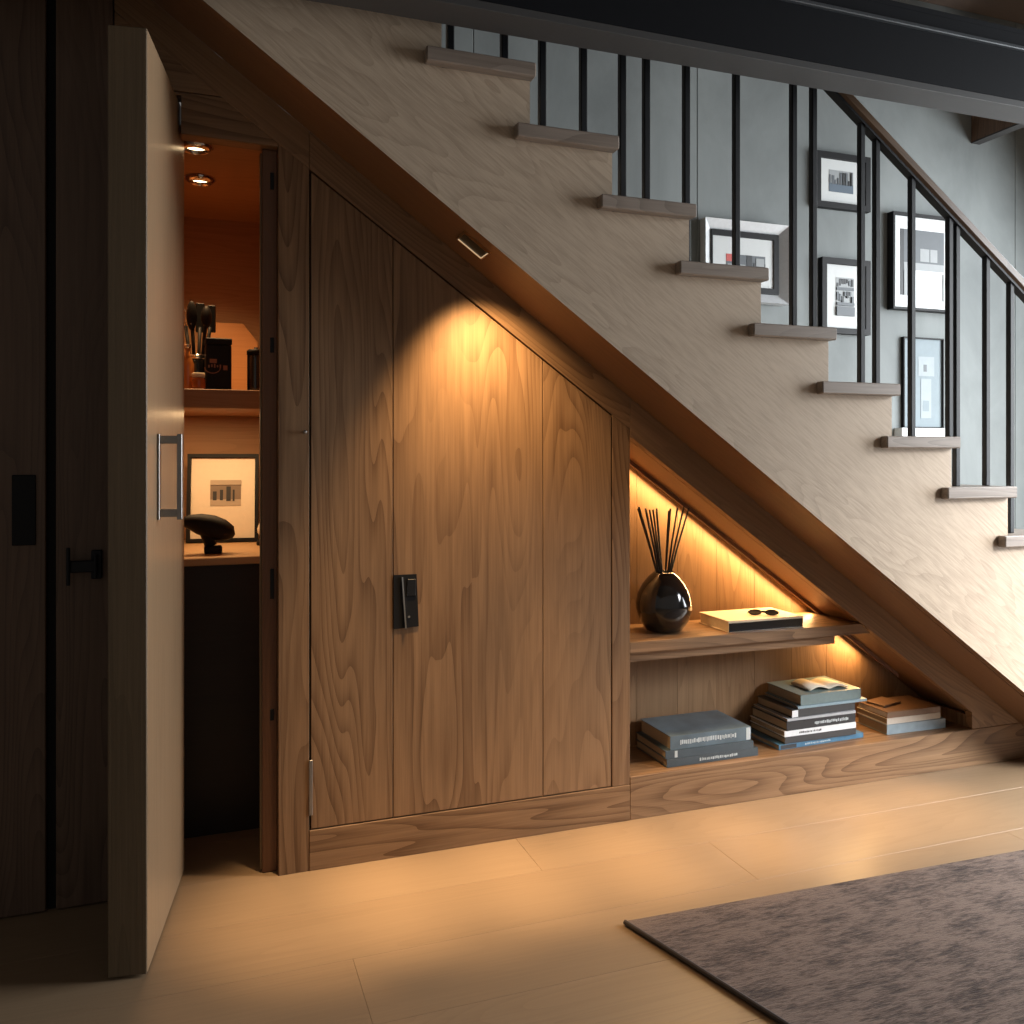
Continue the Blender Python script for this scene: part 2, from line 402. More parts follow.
# interior
IB = .90
bm = NB(); box(bm, -.197, .272, IB, IB+.02, 0, 1.95); obj('back_panel', bm, M['closet'], cl)
bm = NB(); box(bm, -.197, -.185, .051, IB-.001, 0, 1.93); obj('side_panel', bm, M['closet_v'], cl)
bm = NB(); box(bm, .26, .272, .101, IB-.001, 0, 1.93); obj('side_panel', bm, M['closet_v'], cl)
bm = NB(); box(bm, -.184, .258, .051, IB-.001, 1.932, 1.95); obj('ceiling_panel', bm, M['closet'], cl)
SX0, SX1 = -.184, .258
bm = NB(); box(bm, SX0, SX1, .32, IB-.002, 1.236, 1.291, .002); obj('shelf', bm, M['closet'], cl)
bm = NB(); box(bm, SX0, SX1, .302, IB-.002, .782, .804, .002); obj('worktop', bm, M['counter'], cl, label='pale wooden worktop')
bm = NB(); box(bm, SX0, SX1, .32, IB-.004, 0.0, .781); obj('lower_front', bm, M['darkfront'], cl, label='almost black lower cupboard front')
# door leaf (open, seen from its edge)
A = Vector((-.105, -.36)); B = Vector((-.039, .104)); nl = Vector((-.182, -.349)); fl = Vector((-.116, .115))
dirn = (A-B).normalized(); nr = Vector((-dirn.y, dirn.x))
if nr.x < 0: nr = -nr
bm = NB(); prism(bm, [A, B, fl, nl], .006, 2.0, 'z', .002)
bm.faces.ensure_lookup_table()
for f in bm.faces:
    f.normal_update()
    if f.normal.x > .8: f.material_index = 1
dr = obj('door', bm, [M['door_edge'], M['door_pale']], cl, label='thick open door leaf')
# pull handle on the visible face
def on_face(s, out): p = A+(B-A)*s+nr*out; return p
def obar(bm, s0, s1, o0, o1, z0, z1):
    q = [on_face(s0, o0), on_face(s1, o0), on_face(s1, o1), on_face(s0, o1)]
    prism(bm, [(p.x, p.y) for p in q], z0, z1, 'z', .001)
hz0, hz1 = W(160, 513, -.2).z, W(160, 437, -.2).z
hh = NB()
obar(hh, .22, .255, .001, .006, hz0-.012, hz1+.006)
obar(hh, .225, .25, .006, .05, hz0-.006, hz0+.012); obar(hh, .225, .25, .006, .05, hz1-.016, hz1+.002)
obar(hh, .222, .253, .042, .053, hz0-.012, hz1+.006)
obj('pull_handle', hh, M['grey_metal'], dr, label='square grey metal pull handle')

# ------------------------------------------------------------------ cupboard with the closed door
cu = thing('understair_cupboard', 'oak cupboard under the stair with closed slanted plank door and black recessed pull', 'cupboard', (.7, 0, 0))
DX0, DX1 = .2737, 1.1587
PZ = .107
seams = [DX0, W(393, 600, 0).x, W(543, 600, 0).x, DX1]
bm = NB()
for k in range(3):
    a, b_ = seams[k]+.0012, seams[k+1]-.0012
    if k == 0: a += .002
    if k == 2: b_ -= .002
    prism(bm, [(a, PZ+.004), (b_, PZ+.004), (b_, zd(b_)-.004), (a, zd(a)-.004)], 0, .028, bev=.0008)
do = obj('door', bm, M['oak_v'], cu, label='slant-topped plank door')
bm = NB(); prism(bm, [(DX0+.0, 0.01), (2.55, .01), (2.55, .1), (DX1, zd(DX1)), (DX0, zd(DX0))], .0305, .034)
bm.free(); bm = NB(); prism(bm, [(DX0, .11), (DX1, .11), (DX1, zd(DX1)), (DX0, zd(DX0))], .030, .06); obj('carcass', bm, M['gap'], cu)
bm = NB(); prism(bm, [(DX0-.0015, 0), (1.2187, 0), (1.2187, PZ), (DX0-.0015, PZ)], -.001, .05, bev=.0012); obj('plinth', bm, M['oak_h'], cu)
bm = NB(); prism(bm, [(DX1+.001, PZ+.001), (1.2187, PZ+.001), (1.2187, zjoin(1.2187)-.001), (DX1+.001, zjoin(DX1)-.001)], 0, .05, bev=.0012); obj('right_stile', bm, M['oak_v'], cu)
bm = NB(); prism(bm, [(.2725, zjoin(.2725)), (1.2187, zjoin(1.2187)), (1.2187, zc(1.2187)), (.2725, zc(.2725))], -.001, .04, bev=.001); obj('sloped_band', bm, M['oak_s'], cu)
# recessed pull
a, b_ = W(393.5, 575, 0), W(418.5, 627.5, 0)
bm = NB(); prism(bm, [(a.x, b_.z), (b_.x, b_.z+.004), (b_.x-.006, a.z), (a.x, a.z)], -.003, .0); rp = obj('recessed_pull', bm, M['matte_black'], do, label='black recessed pull')
bm = NB(); w_ = b_.x-a.x
prism(bm, [(a.x+w_*.30, a.z-.006), (a.x+w_*.36, a.z-.006), (a.x+w_*.50, b_.z+.001), (a.x+w_*.44, b_.z+.001)], -.008, -.003); obj('finger_edge', bm, M['chrome'], rp, label='bright metal edge')
bm = NB(); box(bm, a.x+w_*.52, b_.x-.008, -.006, -.003, a.z-.06, a.z-.012, .002); obj('catch_block', bm, M['black_metal'], rp)
bm = NB(); lathe(bm, [(0, 0), (.0035, 0), (.0035, .002), (0, .002)], 12); bmesh.ops.rotate(bm, verts=bm.verts, cent=(0, 0, 0), matrix=Matrix.Rotation(pi/2, 3, 'X')); bmesh.ops.translate(bm, verts=bm.verts, vec=(a.x+w_*.6, -.0035, b_.z+.032)); obj('screw', bm, M['chrome'], rp)
a, b_ = W(309, 760, 0), W(312.5, 815, 0)
bm = NB(); box(bm, a.x, b_.x, -.004, .0, b_.z, a.z, .001); obj('hinge', bm, M['grey_metal'], do, label='slim steel hinge')
p = W(305, 432, -.01)
bm = NB(); lathe(bm, [(0, -.012), (.004, -.012), (.0028, -.006), (.006, -.001), (.0045, .003), (0, .004)], 14); bmesh.ops.rotate(bm, verts=bm.verts, cent=(0, 0, 0), matrix=Matrix.Rotation(pi/2, 3, 'X')); bmesh.ops.translate(bm, verts=bm.verts, vec=(p.x, -.012, p.z)); obj('knob', bm, M['grey_metal'], cl, smooth=True, label='tiny dark knob')

# ------------------------------------------------------------------ open shelf niche
NX0 = 1.2195; NZ = .13; NB_ = .25; NXE = 2.57
ni = thing('display_niche', 'triangular oak display niche under the stair foot with one lit shelf', 'shelf unit', (1.8, 0, 0))
bm = NB(); box(bm, NX0, 3.0, .0, NB_, 0, NZ, .0015); obj('base', bm, M['oak_h'], ni)
bm = NB()
x = NX0
while x < 2.7:
    x1 = min(x+.155, 2.7)
    prism(bm, [(x+.0006, NZ), (x1-.0006, NZ), (x1-.0006, max(zb(x1)+.06, NZ+.02)), (x+.0006, zb(x)+.06)], NB_, NB_+.018)
    x = x1
obj('back_panel', bm, M['niche'], ni)
bm = NB(); prism(bm, [(NX0, zb(NX0)), (NXE+.12, zb(NXE+.12)), (NXE+.12, zb(NXE+.12)+.018), (NX0, zb(NX0)+.018)], .031, NB_); obj('sloped_top', bm, M['soffit'], ni)
zbb = lambda x: zb(x)
bm = NB(); prism(bm, [(NX0, zjoin(NX0)), (NX0, zb(NX0)), (NXE, zb(NXE)), (NXE, NZ+.001), (2.93, NZ+.001), (2.93, max(zc(2.93), NZ+.002)), (2.75, zc(2.75)), (NX0, zc(NX0))], -.001, .03, bev=.001); obj('sloped_band', bm, M['oak_s'], ni)
bm = NB(); box(bm, NXE, NXE+.02, .031, NB_, NZ+.001, zb(NXE+.02)-.001); obj('end_panel', bm, M['oak_v'], ni)
bm = NB(); box(bm, NX0-.018, NX0-.0005, .051, NB_, NZ, zb(NX0)-.001); obj('side_panel', bm, M['oak_v'], ni)
SZ = .535; ST = .034
xs1 = 1.2594+(1.127-SZ)/.715
bm = NB(); prism(bm, [(NX0, SZ-ST), (xs1+.036, SZ-ST), (xs1-.004, SZ), (NX0, SZ)], .002, NB_-.001, bev=.001); obj('shelf', bm, M['oak_h'], ni)
bm = NB(); box(bm, NX0, 2.0, .03, .05, SZ-ST-.032, SZ-ST-.0005); obj('shelf_apron', bm, M['oak_h'], ni)
# LED strip tucked behind a lip along the slope
bm = NB(); xa, xb = NX0, 2.42
prism(bm, [(xa, zb(xa)-.016), (xb, zb(xb)-.016), (xb, zb(xb)-.001), (xa, zb(xa)-.001)], NB_-.064, NB_-.056); obj('light_lip', bm, M['jamb'], ni)
M['led'] = plain('led_strip', (1, .62, .26), .5, emit=3, ecol=(1, .60, .22))
bm = NB(); prism(bm, [(xa+.01, zb(xa+.01)-.007), (2.05, zb(2.05)-.007), (2.05, zb(2.05)-.002), (xa+.01, zb(xa+.01)-.002)], NB_-.05, NB_-.04); obj('led_strip', bm, M['led'], ni)

# ------------------------------------------------------------------ downlight fixtures
def soffit_pt(u, v):
    lo_, hi_ = S, 0.0
    best = None
    for k in range(400):
        y = S+(0-S)*k/399; p = W(u, v, y); e = abs(p.z-zc(p.x))
        if best is None or e < best[0]: best = (e, p)
    return best[1]
dl = soffit_pt(474, 245)
dlt = thing('downlight', 'small square brass-edged downlight recessed in the sloped stair soffit', 'downlight', (dl.x, dl.y, zc(dl.x)), (0, SA, 0))
hw_, hl_ = .036, .044
bm = NB()
for x0_, x1_, y0_, y1_ in ((-hl_, hl_, hw_-.004, hw_), (hl_-.004, hl_, -hw_, hw_-.0042), (-hl_, hl_-.0042, -hw_, -hw_+.004), (-hl_, -hl_+.004, -hw_+.0042, hw_-.0042)):
    box(bm, x0_, x1_, y0_, y1_, -.006, -.0005)
obj('trim_ring', bm, M['brass'], dlt, world=False)
M['lamp_dim'] = plain('lamp_lens', (.02, .012, .008), .3, emit=.006, ecol=(1, .55, .2))
M['lit_brass'] = plain('lit_brass', (.8, .55, .3), .3, 1, emit=.55, ecol=(1, .72, .42))  # emission stands in for lamplight caught by the brass
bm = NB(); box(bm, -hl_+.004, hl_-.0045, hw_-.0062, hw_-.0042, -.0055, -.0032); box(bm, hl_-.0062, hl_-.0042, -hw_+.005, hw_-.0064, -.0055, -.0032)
obj('lit_edge', bm, M['lit_brass'], dlt, world=False, label='brass inner edge with painted glow')
bm = NB(); box(bm, -hl_+.0045, hl_-.0045, -hw_+.0045, hw_-.0045, -.003, -.0005); obj('baffle', bm, M['lamp_dim'], dlt, world=False)
M['lamp_hot'] = plain('lamp_hot', (1, .8, .55), .3, emit=6, ecol=(1, .72, .40))
for (u, v, y, where) in ((196, 152, .14, 'near the doorway'), (200, 193, .43, 'further back')):
    p = W(u, v, y)
    t = thing('ceiling_downlight', 'round chrome downlight in the closet ceiling, the one %s' % where, 'downlight', (p.x, y, 1.932))
    bm = NB(); lathe(bm, [(.028, 0), (.044, 0), (.046, -.004), (.032, -.016), (.028, -.016), (.028, 0)], 28); obj('trim_ring', bm, M['chrome'], t, world=False, smooth=True)
    bm = NB(); lathe(bm, [(0, -.005), (.027, -.005), (.027, -.001), (0, -.001)], 24); obj('lens', bm, M['lamp_hot'], t, world=False)

# ------------------------------------------------------------------ rug
bm = NB(); q = [(.936, -.518), (3.3, -.60), (3.45, -2.6), (1.53, -2.6)]
prism(bm, q, .0012, .010, 'z', .002)
rg = tag(obj('rug', bm, M['rug'], origin=(.936, -.518, 0)), 'large faded grey-brown woven rug on the pale oak floor', 'rug')
bm = NB()
pts = [Vector(p+(0,)) for p in q]
tube(bm, [pts[0]+Vector((0, 0, .007)), pts[3]+Vector((0, 0, .007))], .0055, 8)
M['hem'] = plain('rug_hem', (.055, .042, .036), .9)
obj('binding', bm, M['hem'], rg, label='dark bound edge')

# ------------------------------------------------------------------ framed pictures
def colm(name, c, r=.6):
    if name not in M: M[name] = plain(name, c, r, var=.08, bscale=40)
    return M[name]
G1, G2, G3, G4 = colm('ink_black', (.025, .027, .03)), colm('ink_grey', (.085, .095, .105)), colm('ink_pale', (.26, .275, .28)), colm('ink_blue', (.08, .11, .145))
RED = colm('ink_red', (.45, .07, .06)); ICE = colm('ice_blue', (.175, .215, .235), .7); ICE2 = colm('ice_light', (.25, .285, .30), .7)
def picture(label, loc, w, h, fw, fd, fmat, mat, patches, rot=(0, 0, 0), chamfer=0, inner=None, group=None, name='framed_picture'):
    """local: x across, z up from the bottom edge, front faces -y, back at y=0"""
    t = thing(name, label, 'picture', loc, rot, group)
    bm = NB()
    o = [(-w/2, 0), (w/2, 0), (w/2, h), (-w/2, h)]; n = [(-w/2+fw, fw), (w/2-fw, fw), (w/2-fw, h-fw), (-w/2+fw, h-fw)]
    fdi = fd-chamfer
    vo = [bm.verts.new((x, 0, z)) for x, z in o]; vf = [bm.verts.new((x, -fd, z)) for x, z in o]
    vn = [bm.verts.new((x, -fdi, z)) for x, z in n]; vb = [bm.verts.new((x, 0, z)) for x, z in n]
    for i in range(4):
        j = (i+1) % 4
        bm.faces.new((vo[i], vo[j], vf[j], vf[i])); bm.faces.new((vf[i], vf[j], vn[j], vn[i]))
        bm.faces.new((vn[i], vn[j], vb[j], vb[i])); bm.faces.new((vo[i], vb[i], vb[j], vo[j]))
    obj('frame', bm, fmat, t, world=False)
    iw, ih = w-2*fw, h-2*fw
    y0 = -fd*.45
    if inner:
        bm = NB(); k = inner
        for bx in ((-iw/2, iw/2, ih-k, ih), (-iw/2, iw/2, 0, k), (-iw/2, -iw/2+k*.25, k, ih-k), (iw/2-k, iw/2, k, ih-k)):
            box(bm, bx[0], bx[1], y0-.006, y0, fw+bx[2], fw+bx[3])
        obj('inner_fillet', bm, M['matte_black'], t, world=False)
    bm = NB(); box(bm, -iw/2+.0005, iw/2-.0005, y0, y0+.004, fw+.0005, h-fw-.0005); obj('mount', bm, mat, t, world=False)
    bm = NB(); ms = []
    for k, (u0, u1, v0, v1, m) in enumerate(patches):
        if m not in ms: ms.append(m)
        box(bm, -iw/2+iw*u0, -iw/2+iw*u1, y0-.0012-.0004*k, y0-.0002, fw+ih*v0, fw+ih*v1, mi=ms.index(m))
    obj('print', bm, ms, t, world=False)
    return t
rp_ = random.Random(3)
def city(u0, u1, v0, v1, n=9, sky=G3, ground=G4, hzn=.4):
    o = [(u0, u1, v0, v1, sky), (u0, u1, v0, v0+(v1-v0)*hzn, ground)]
    for k in range(n):
        a = u0+(u1-u0)*k/n; o.append((a, a+(u1-u0)/n*rp_.uniform(.45, .95), v0+(v1-v0)*(hzn-.05), v0+(v1-v0)*rp_.uniform(.55, .97), rp_.choice((G1, G2, G2))))
    return o
yw = YW-.001
picture('broad silver frame with white mount and red-accented print, partly covered by the stair steps', (2.271, yw, 1.776), .434, .352, .042, .045, M['silver'], M['mat_white'],
        [(.22, .8, .28, .62, G2), (.22, .36, .5, .62, RED), (.24, .5, .28, .46, G3), (.52, .6, .36, .62, G1), (.62, .8, .3, .5, G1), (.66, .78, .45, .58, G3)], chamfer=.03, inner=.026)
picture('small upper black frame with wide white mount around a dark city view', (2.8015, yw, 2.237), .309, .256, .027, .03, M['matte_black'], M['mat_white'], city(.22, .76, .26, .76))
sc = [(.28, .74, .2, .80, G3)]
for v0, v1 in ((.62, .78), (.38, .58)):
    for k in range(7): a = .29+.44*k/7; q0 = rp_.uniform(v0, v1-.05); sc.append((a, a+.05, q0, min(v1, q0+rp_.uniform(.06, .14)), rp_.choice((G1, G1, G2))))
    sc.append((.29, .73, v0-.02, v0+.025, G2))
sc.append((.28, .74, .2, .34, G2))
picture('lower black frame with tall white mount around a two-part ink print', (2.8185, yw, 1.661), .275, .347, .026, .03, M['matte_black'], M['mat_white'], sc)
picture('thin black frame with grey and black geometric print right of the small frames', (3.269, yw, 1.792), .376, .461, .011, .04, M['matte_black'], M['white'],
        [(.14, .2, .14, .86, G1), (.2, .9, .5, .86, G2), (.2, .9, .42, .5, G3), (.48, .78, .52, .66, G3), (.64, .655, .52, .66, G2), (.88, .9, .1, .4, G3), (.2, .32, .14, .42, G3)])
picture('pale icy blue panel with thin dark edge standing above a white block', (3.289, yw, 1.2295), .248, .437, .006, .018, M['matte_black'], ICE,
        [(.38, .8, .58, .80, ICE2), (.45, .72, .1, .55, ICE2), (.52, .6, .63, .71, G2), (.5, .66, .18, .3, ICE)])

# closet picture leaning on the back panel
pw, ph = .232, .30
pl = W(219, 544, .76)
picture('black frame with cream mount and small photograph leaning inside the closet', (pl.x+.012, .76, .8045), pw, ph, .012, .02, M['matte_black'], M['cream'],
        [(.3, .78, .40, .72, colm('sepia', (.2, .15, .11))), (.3, .78, .40, .48, colm('sepia_pale', (.40, .33, .25))), (.34, .40, .47, .58, G1), (.45, .5, .47, .6, G1), (.55, .62, .46, .64, G1), (.65, .68, .46, .6, G1), (.3, .78, .66, .72, colm('sepia_pale', (.4, .33, .25)))],
        rot=(radians(-9), 0, radians(-6)))

# ------------------------------------------------------------------ books
PAGES = plain('book_pages', (.30, .225, .145), .85, bscale=300, var=.2)
def book(label, x, y, z, w, d, h, rz, cover, group=None, pages=None, title=None, band=None, name='book'):
    """front-left bottom corner at x,y; spine faces the room (-y)"""
    t = thing(name, label, 'book', (x, y, z), (0, 0, rz), group)
    c = .0022 if h > .014 else .0012
    bm = NB(); box(bm, 0, w, 0, d, 0, c, .0004); box(bm, 0, w, 0, d, h-c, h, .0004); box(bm, 0, w, 0, c, c*.9, h-c*.9)
    co = obj('cover', bm, cover, t, world=False)
    bm = NB(); box(bm, .003, w-.003, c+.0003, d-.004, c+.0003, h-c-.0003); obj('pages', bm, pages or PAGES, t, world=False)
    if title:
        r = random.Random(label); bm = NB(); x_, hh_ = w*title[0], h*.16
        while x_ < w*title[1]:
            l = r.uniform(.002, .006); box(bm, x_, x_+l, -.0006, .0002, h/2-hh_*r.uniform(.6, 1.2), h/2+hh_*r.uniform(.6, 1.2)); x_ += l+r.uniform(.001, .004)
        obj('title_marks', bm, title[2], co, world=False)
    if band:
        bm = NB(); box(bm, w*band[0], w*band[1], -.0004, .0002, c, h-c); obj('spine_band', bm, band[2], co, world=False)
    return t
slate = plain('slate_cover', (.085, .122, .15), .42, bscale=11, var=.8, coat=.05); slate2 = plain('slate_cover_dark', (.05, .068, .082), .35, bscale=20, var=.2)
navy = plain('navy_cover', (.05, .072, .09), .35, bscale=20, var=.2); inkw = plain('pale_ink', (.45, .5, .52), .5)
blk = plain('black_cover', (.02, .021, .024), .35); chl = plain('charcoal_cover', (.04, .04, .042), .4)
teal = plain('teal_cover', (.15, .20, .20), .45); wht = plain('white_cover', (.72, .74, .76), .4); blue = plain('blue_cover', (.06, .16, .26), .35, bscale=25, var=.5)
tan = plain('tan_cover', (.17, .095, .055), .5); grb = plain('greyblue_cover', (.22, .27, .30), .45, bscale=30, var=.3); pap = plain('paper_cover', (.5, .43, .36), .6)
lav = plain('pale_cover', (.40, .41, .43), .45); crm = plain('cream_cover', (.70, .56, .40), .5)
def stack(rows, y, z, group):
    for (u0, u1, d, h, rz, cover, label, kw) in rows:
        v = 740
        xa_, xb_ = W(u0, v, y).x, W(u1, v, y).x
        kw = dict(kw); dy_ = kw.pop('dy', 0)
        book(label, xa_, y+dy_, z, xb_-xa_, d, h, radians(rz), cover, group, **kw)
        z += h+.0004
    return z
zt = stack([
    (667, 758, .205, .026, 0, slate2, 'bottom slate book of the left low stack, its spine lettered small', dict(title=(.35, .75, inkw))),
    (666, 753, .20, .0245, -.6, navy, 'middle plain dark blue book of the left low stack', dict(band=(.1, .13, inkw), dy=.002)),
    (671, 752, .195, .043, .3, slate, 'thick top slate-blue book of the left low stack with mottled cover', dict(title=(.12, .8, inkw), band=(.94, .99, inkw), dy=.004)),
], .028, NZ+.0005, 'books on the niche floor, left stack')
zm = stack([
    (779, 866, .195, .017, 2.0, blue, 'bottom blue paperback of the tall middle stack', dict(title=(.3, .6, inkw), band=(.02, .2, chl))),
    (785, 857, .19, .0215, 1.0, chl, 'charcoal book second from the bottom of the tall middle stack', {}),
    (785, 857, .19, .0195, .6, wht, 'white-spined book in the lower half of the tall middle stack', dict(title=(.2, .5, chl), dy=.002)),
    (787, 857, .19, .030, 1.4, blk, 'thick black book with pale lettering in the tall middle stack', dict(title=(.4, .9, inkw), dy=.001)),
    (788, 857, .185, .0085, .5, lav, 'thin pale grey book above the lettered black one in the tall middle stack', dict(dy=.003)),
    (793, 858, .185, .027, 2.2, chl, 'dark grey book with white spine end in the tall middle stack', dict(band=(.0, .09, wht), dy=.004)),
    (799, 868, .18, .009, 0, plain('thin_blue_cover', (.24, .33, .38), .4), 'thin light blue booklet just under the top book of the tall middle stack', dict(dy=.005)),
    (802, 863, .18, .035, 1.0, teal, 'thick grey-green book topmost on the tall middle stack', dict(dy=.006)),
], .045, NZ+.0005, 'books on the niche floor, tall middle stack')
zk = stack([
    (887, 944, .15, .034, -1.5, grb, 'mottled grey-blue book at the bottom of the right short stack', {}),
    (887.5, 940, .15, .021, -1.0, pap, 'pale paper-covered book in the middle of the right short stack', dict(dy=.002)),
    (888, 940, .15, .021, -1.2, tan, 'brown-covered book on top of the right short stack', dict(dy=.003, pages=plain('light_pages', (.6, .52, .44), .8))),
], .05, NZ+.0005, 'books on the niche floor, right short stack')
p = W(880, 700, .12)
book('small loose brown booklet lying on the brown book of the right short stack', p.x, .10, zk+.0005, .10, .075, .007, radians(14), tan, 'books on the niche floor, right short stack', name='booklet')
p = W(826, 690, .09)
bm = NB()                                        # curled open sheet on the tall stack
n = 14; ww = .16; dd = .1
for k in range(n):
    x0_, x1_ = -ww/2+ww*k/n, -ww/2+ww*(k+1)/n; f_ = lambda x: .006+.011*abs(sin(x/ww*2*pi))*(1 if x < 0 else .7)
    vs = [bm.verts.new(q_) for q_ in ((x0_, 0, f_(x0_)), (x1_, 0, f_(x1_)), (x1_, dd, f_(x1_)), (x0_, dd, f_(x0_)))]
    bm.faces.new(vs)
bmesh.ops.remove_doubles(bm, verts=bm.verts, dist=1e-5)
bmesh.ops.solidify(bm, geom=bm.faces[:], thickness=.005)
o = tag(obj('open_magazine', bm, M['cream'], world=False, smooth=True), 'open curling magazine lying on the tall middle book stack', 'magazine')
o.location = (p.x, .075, zm+.0006)
# book on the shelf with eyeglasses
xa_, xb_ = W(729, 625, .02).x, W(803, 622, .02).x
bk = book('cream-covered book with glossy black spine lying on the lit shelf', xa_, .022, SZ+.0006, xb_-xa_, .175, .036, radians(-.5), crm, pages=plain('warm_pages', (.55, .42, .27), .8), name='book')
bm = NB(); box(bm, .001, xb_-xa_-.001, -.0008, .0004, .001, .029, .0003); obj('spine', bm, M['gloss_black'], bk, world=False)
gx = W(757, 606, .11)
eg = thing('eyeglasses', 'folded dark eyeglasses lying on the cream-covered book', 'eyeglasses', (gx.x, .075, SZ+.037), (0, 0, radians(-28)))
bm = NB()
for s in (-1, 1):
    tube(bm, [(s*.027+.021*cos(a), .0, .009+.0085*sin(a)) for a in [2*pi*k/18 for k in range(19)]], .0014, 6, cap=False)
tube(bm, [(-.006, 0, .012), (0, 0, .013), (.006, 0, .012)], .0016, 6); obj('rims', bm, M['gloss_black'], eg, world=False)
for s in (-1, 1):
    bm = NB(); tube(bm, [(s*.049, .001, .011), (s*.046, .008+.003*s, .010), (-s*.02, .011+.004*s, .007), (-s*.05, .012+.004*s, .003)], .0016, 6); obj('temple_arm', bm, M['gloss_black'], eg, world=False)
    bm = NB(); lathe(bm, [(0, 0), (.02, 0), (.02, .0008), (0, .0008)], 18); bmesh.ops.rotate(bm, verts=bm.verts, cent=(0, 0, 0), matrix=Matrix.Rotation(pi/2, 3, 'X')); bmesh.ops.scale(bm, vec=(1, 1, .4), verts=bm.verts); bmesh.ops.translate(bm, verts=bm.verts, vec=(s*.027, 0, .009)); obj('lens', bm, colm('smoked_lens', (.05, .04, .03), .1), eg, world=False)

# ------------------------------------------------------------------ vase and reeds
vx = W(664, 600, .118).x; vy = .118
bm = NB()
prof = [(0, .001), (.045, .001), (.058, .006), (.078, .035), (.0895, .072), (.0905, .09), (.084, .122), (.068, .153), (.049, .176), (.036, .187), (.031, .192), (.027, .190), (.026, .18), (.04, .16), (.06, .1), (.04, .02), (0, .015)]
lathe(bm, prof, 48)
v_ = obj('vase', bm, M['gloss_black'], world=False, smooth=True); v_.location = (vx, vy, SZ+.0005)
tag(v_, 'round glossy black vase on the lit niche shelf holding black reeds', 'vase')
Zv = (vy+DIST)/(cos(YAW)-sin(YAW)*(664-CX)/FPX)
reeds = []
for (u, v, dyy) in ((639, 507, .0), (641, 509, .02), (643, 508, -.015), (648, 510, .012), (650, 509, -.02), (653, 510, .022), (655, 511, -.01), (661, 509, .028), (667, 508, -.022), (672, 511, .02), (679, 508, .01), (682, 506, -.012), (686, 510, .018), (688, 508, -.005)):
    tx = W(u, v, vy); 
    bx = (tx.x-vx)*.20; by = -dyy*.5
    a_ = Vector((vx-bx*.55, vy+by*.5, SZ+.06)); e_ = Vector((tx.x, vy+dyy, tx.z))
    bm = NB(); mid = a_.lerp(e_, .6)+Vector(((tx.x-vx)*-.04, 0, 0))
    tube(bm, [a_, a_.lerp(mid, .5), mid, mid.lerp(e_, .5), e_], .003, 6)
    o = tag(obj('reed_stick', bm, M['reed'], origin=a_), 'thin black reed stick fanning out of the round black vase', 'reed', 'black reeds in the vase')

# ------------------------------------------------------------------ things in the closet
ZS = 1.2915
def at(u, y): return W(u, 455, y).x
bm = NB(); bx = at(218, .40)
t = thing('storage_box', 'black box with faded emblem on the closet shelf', 'box', (bx, .40, ZS), (0, 0, radians(4)))
bm = NB(); box(bm, -.036, .036, -.03, .03, 0, .135, .003); obj('body', bm, M['matte_black'], t, world=False)
bm = NB(); box(bm, -.0375, .0375, -.0315, .0315, .1352, .155, .003); obj('lid', bm, M['matte_black'], t, world=False)
bm = NB()
tube(bm, [(-.012+.022*cos(a)-.006, -.0305, .067+.017*sin(a)) for a in [pi+pi*k/10 for k in range(11)]], .0014, 6)
for k in range(5): box(bm, -.030+.008*k, -.026+.008*k, -.0312, -.0302, .066+.002*(k % 2), .074+.002*(k % 3))
box(bm, .012, .024, -.0312, -.0302, .060, .074); box(bm, -.026, -.006, -.0312, -.0302, .08, .092)
obj('emblem', bm, colm('emblem_bronze', (.28, .12, .07)), t, world=False, label='faded bronze emblem')
# utensil crock and its utensils
cx_ = at(197, .47)
t = thing('utensil_crock', 'dark utensil crock on the closet shelf behind the small jar', 'crock', (cx_, .47, ZS))
bm = NB(); lathe(bm, [(0, 0), (.038, 0), (.042, .01), (.042, .11), (.039, .112), (.037, .108), (.037, .012), (0, .012)], 28); obj('pot', bm, M['gloss_black'], t, world=False, smooth=True)
bm = NB(); lathe(bm, [(.0422, .098), (.0445, .1), (.0445, .108), (.0422, .11)], 28); obj('rim_band', bm, M['chrome'], t, world=False, smooth=True)
ut = [(-.024, .004, 'whisk', 'black whisk leaning leftmost in the dark utensil crock'), (-.010, -.008, 'spoon', 'black spoon with pale tip left of centre in the dark utensil crock'),
      (.006, .010, 'spatula', 'broad black spatula in the middle of the dark utensil crock'), (.018, -.006, 'ladle', 'black ladle right of centre in the dark utensil crock'), (.028, .004, 'turner', 'black slotted turner rightmost in the dark utensil crock')]
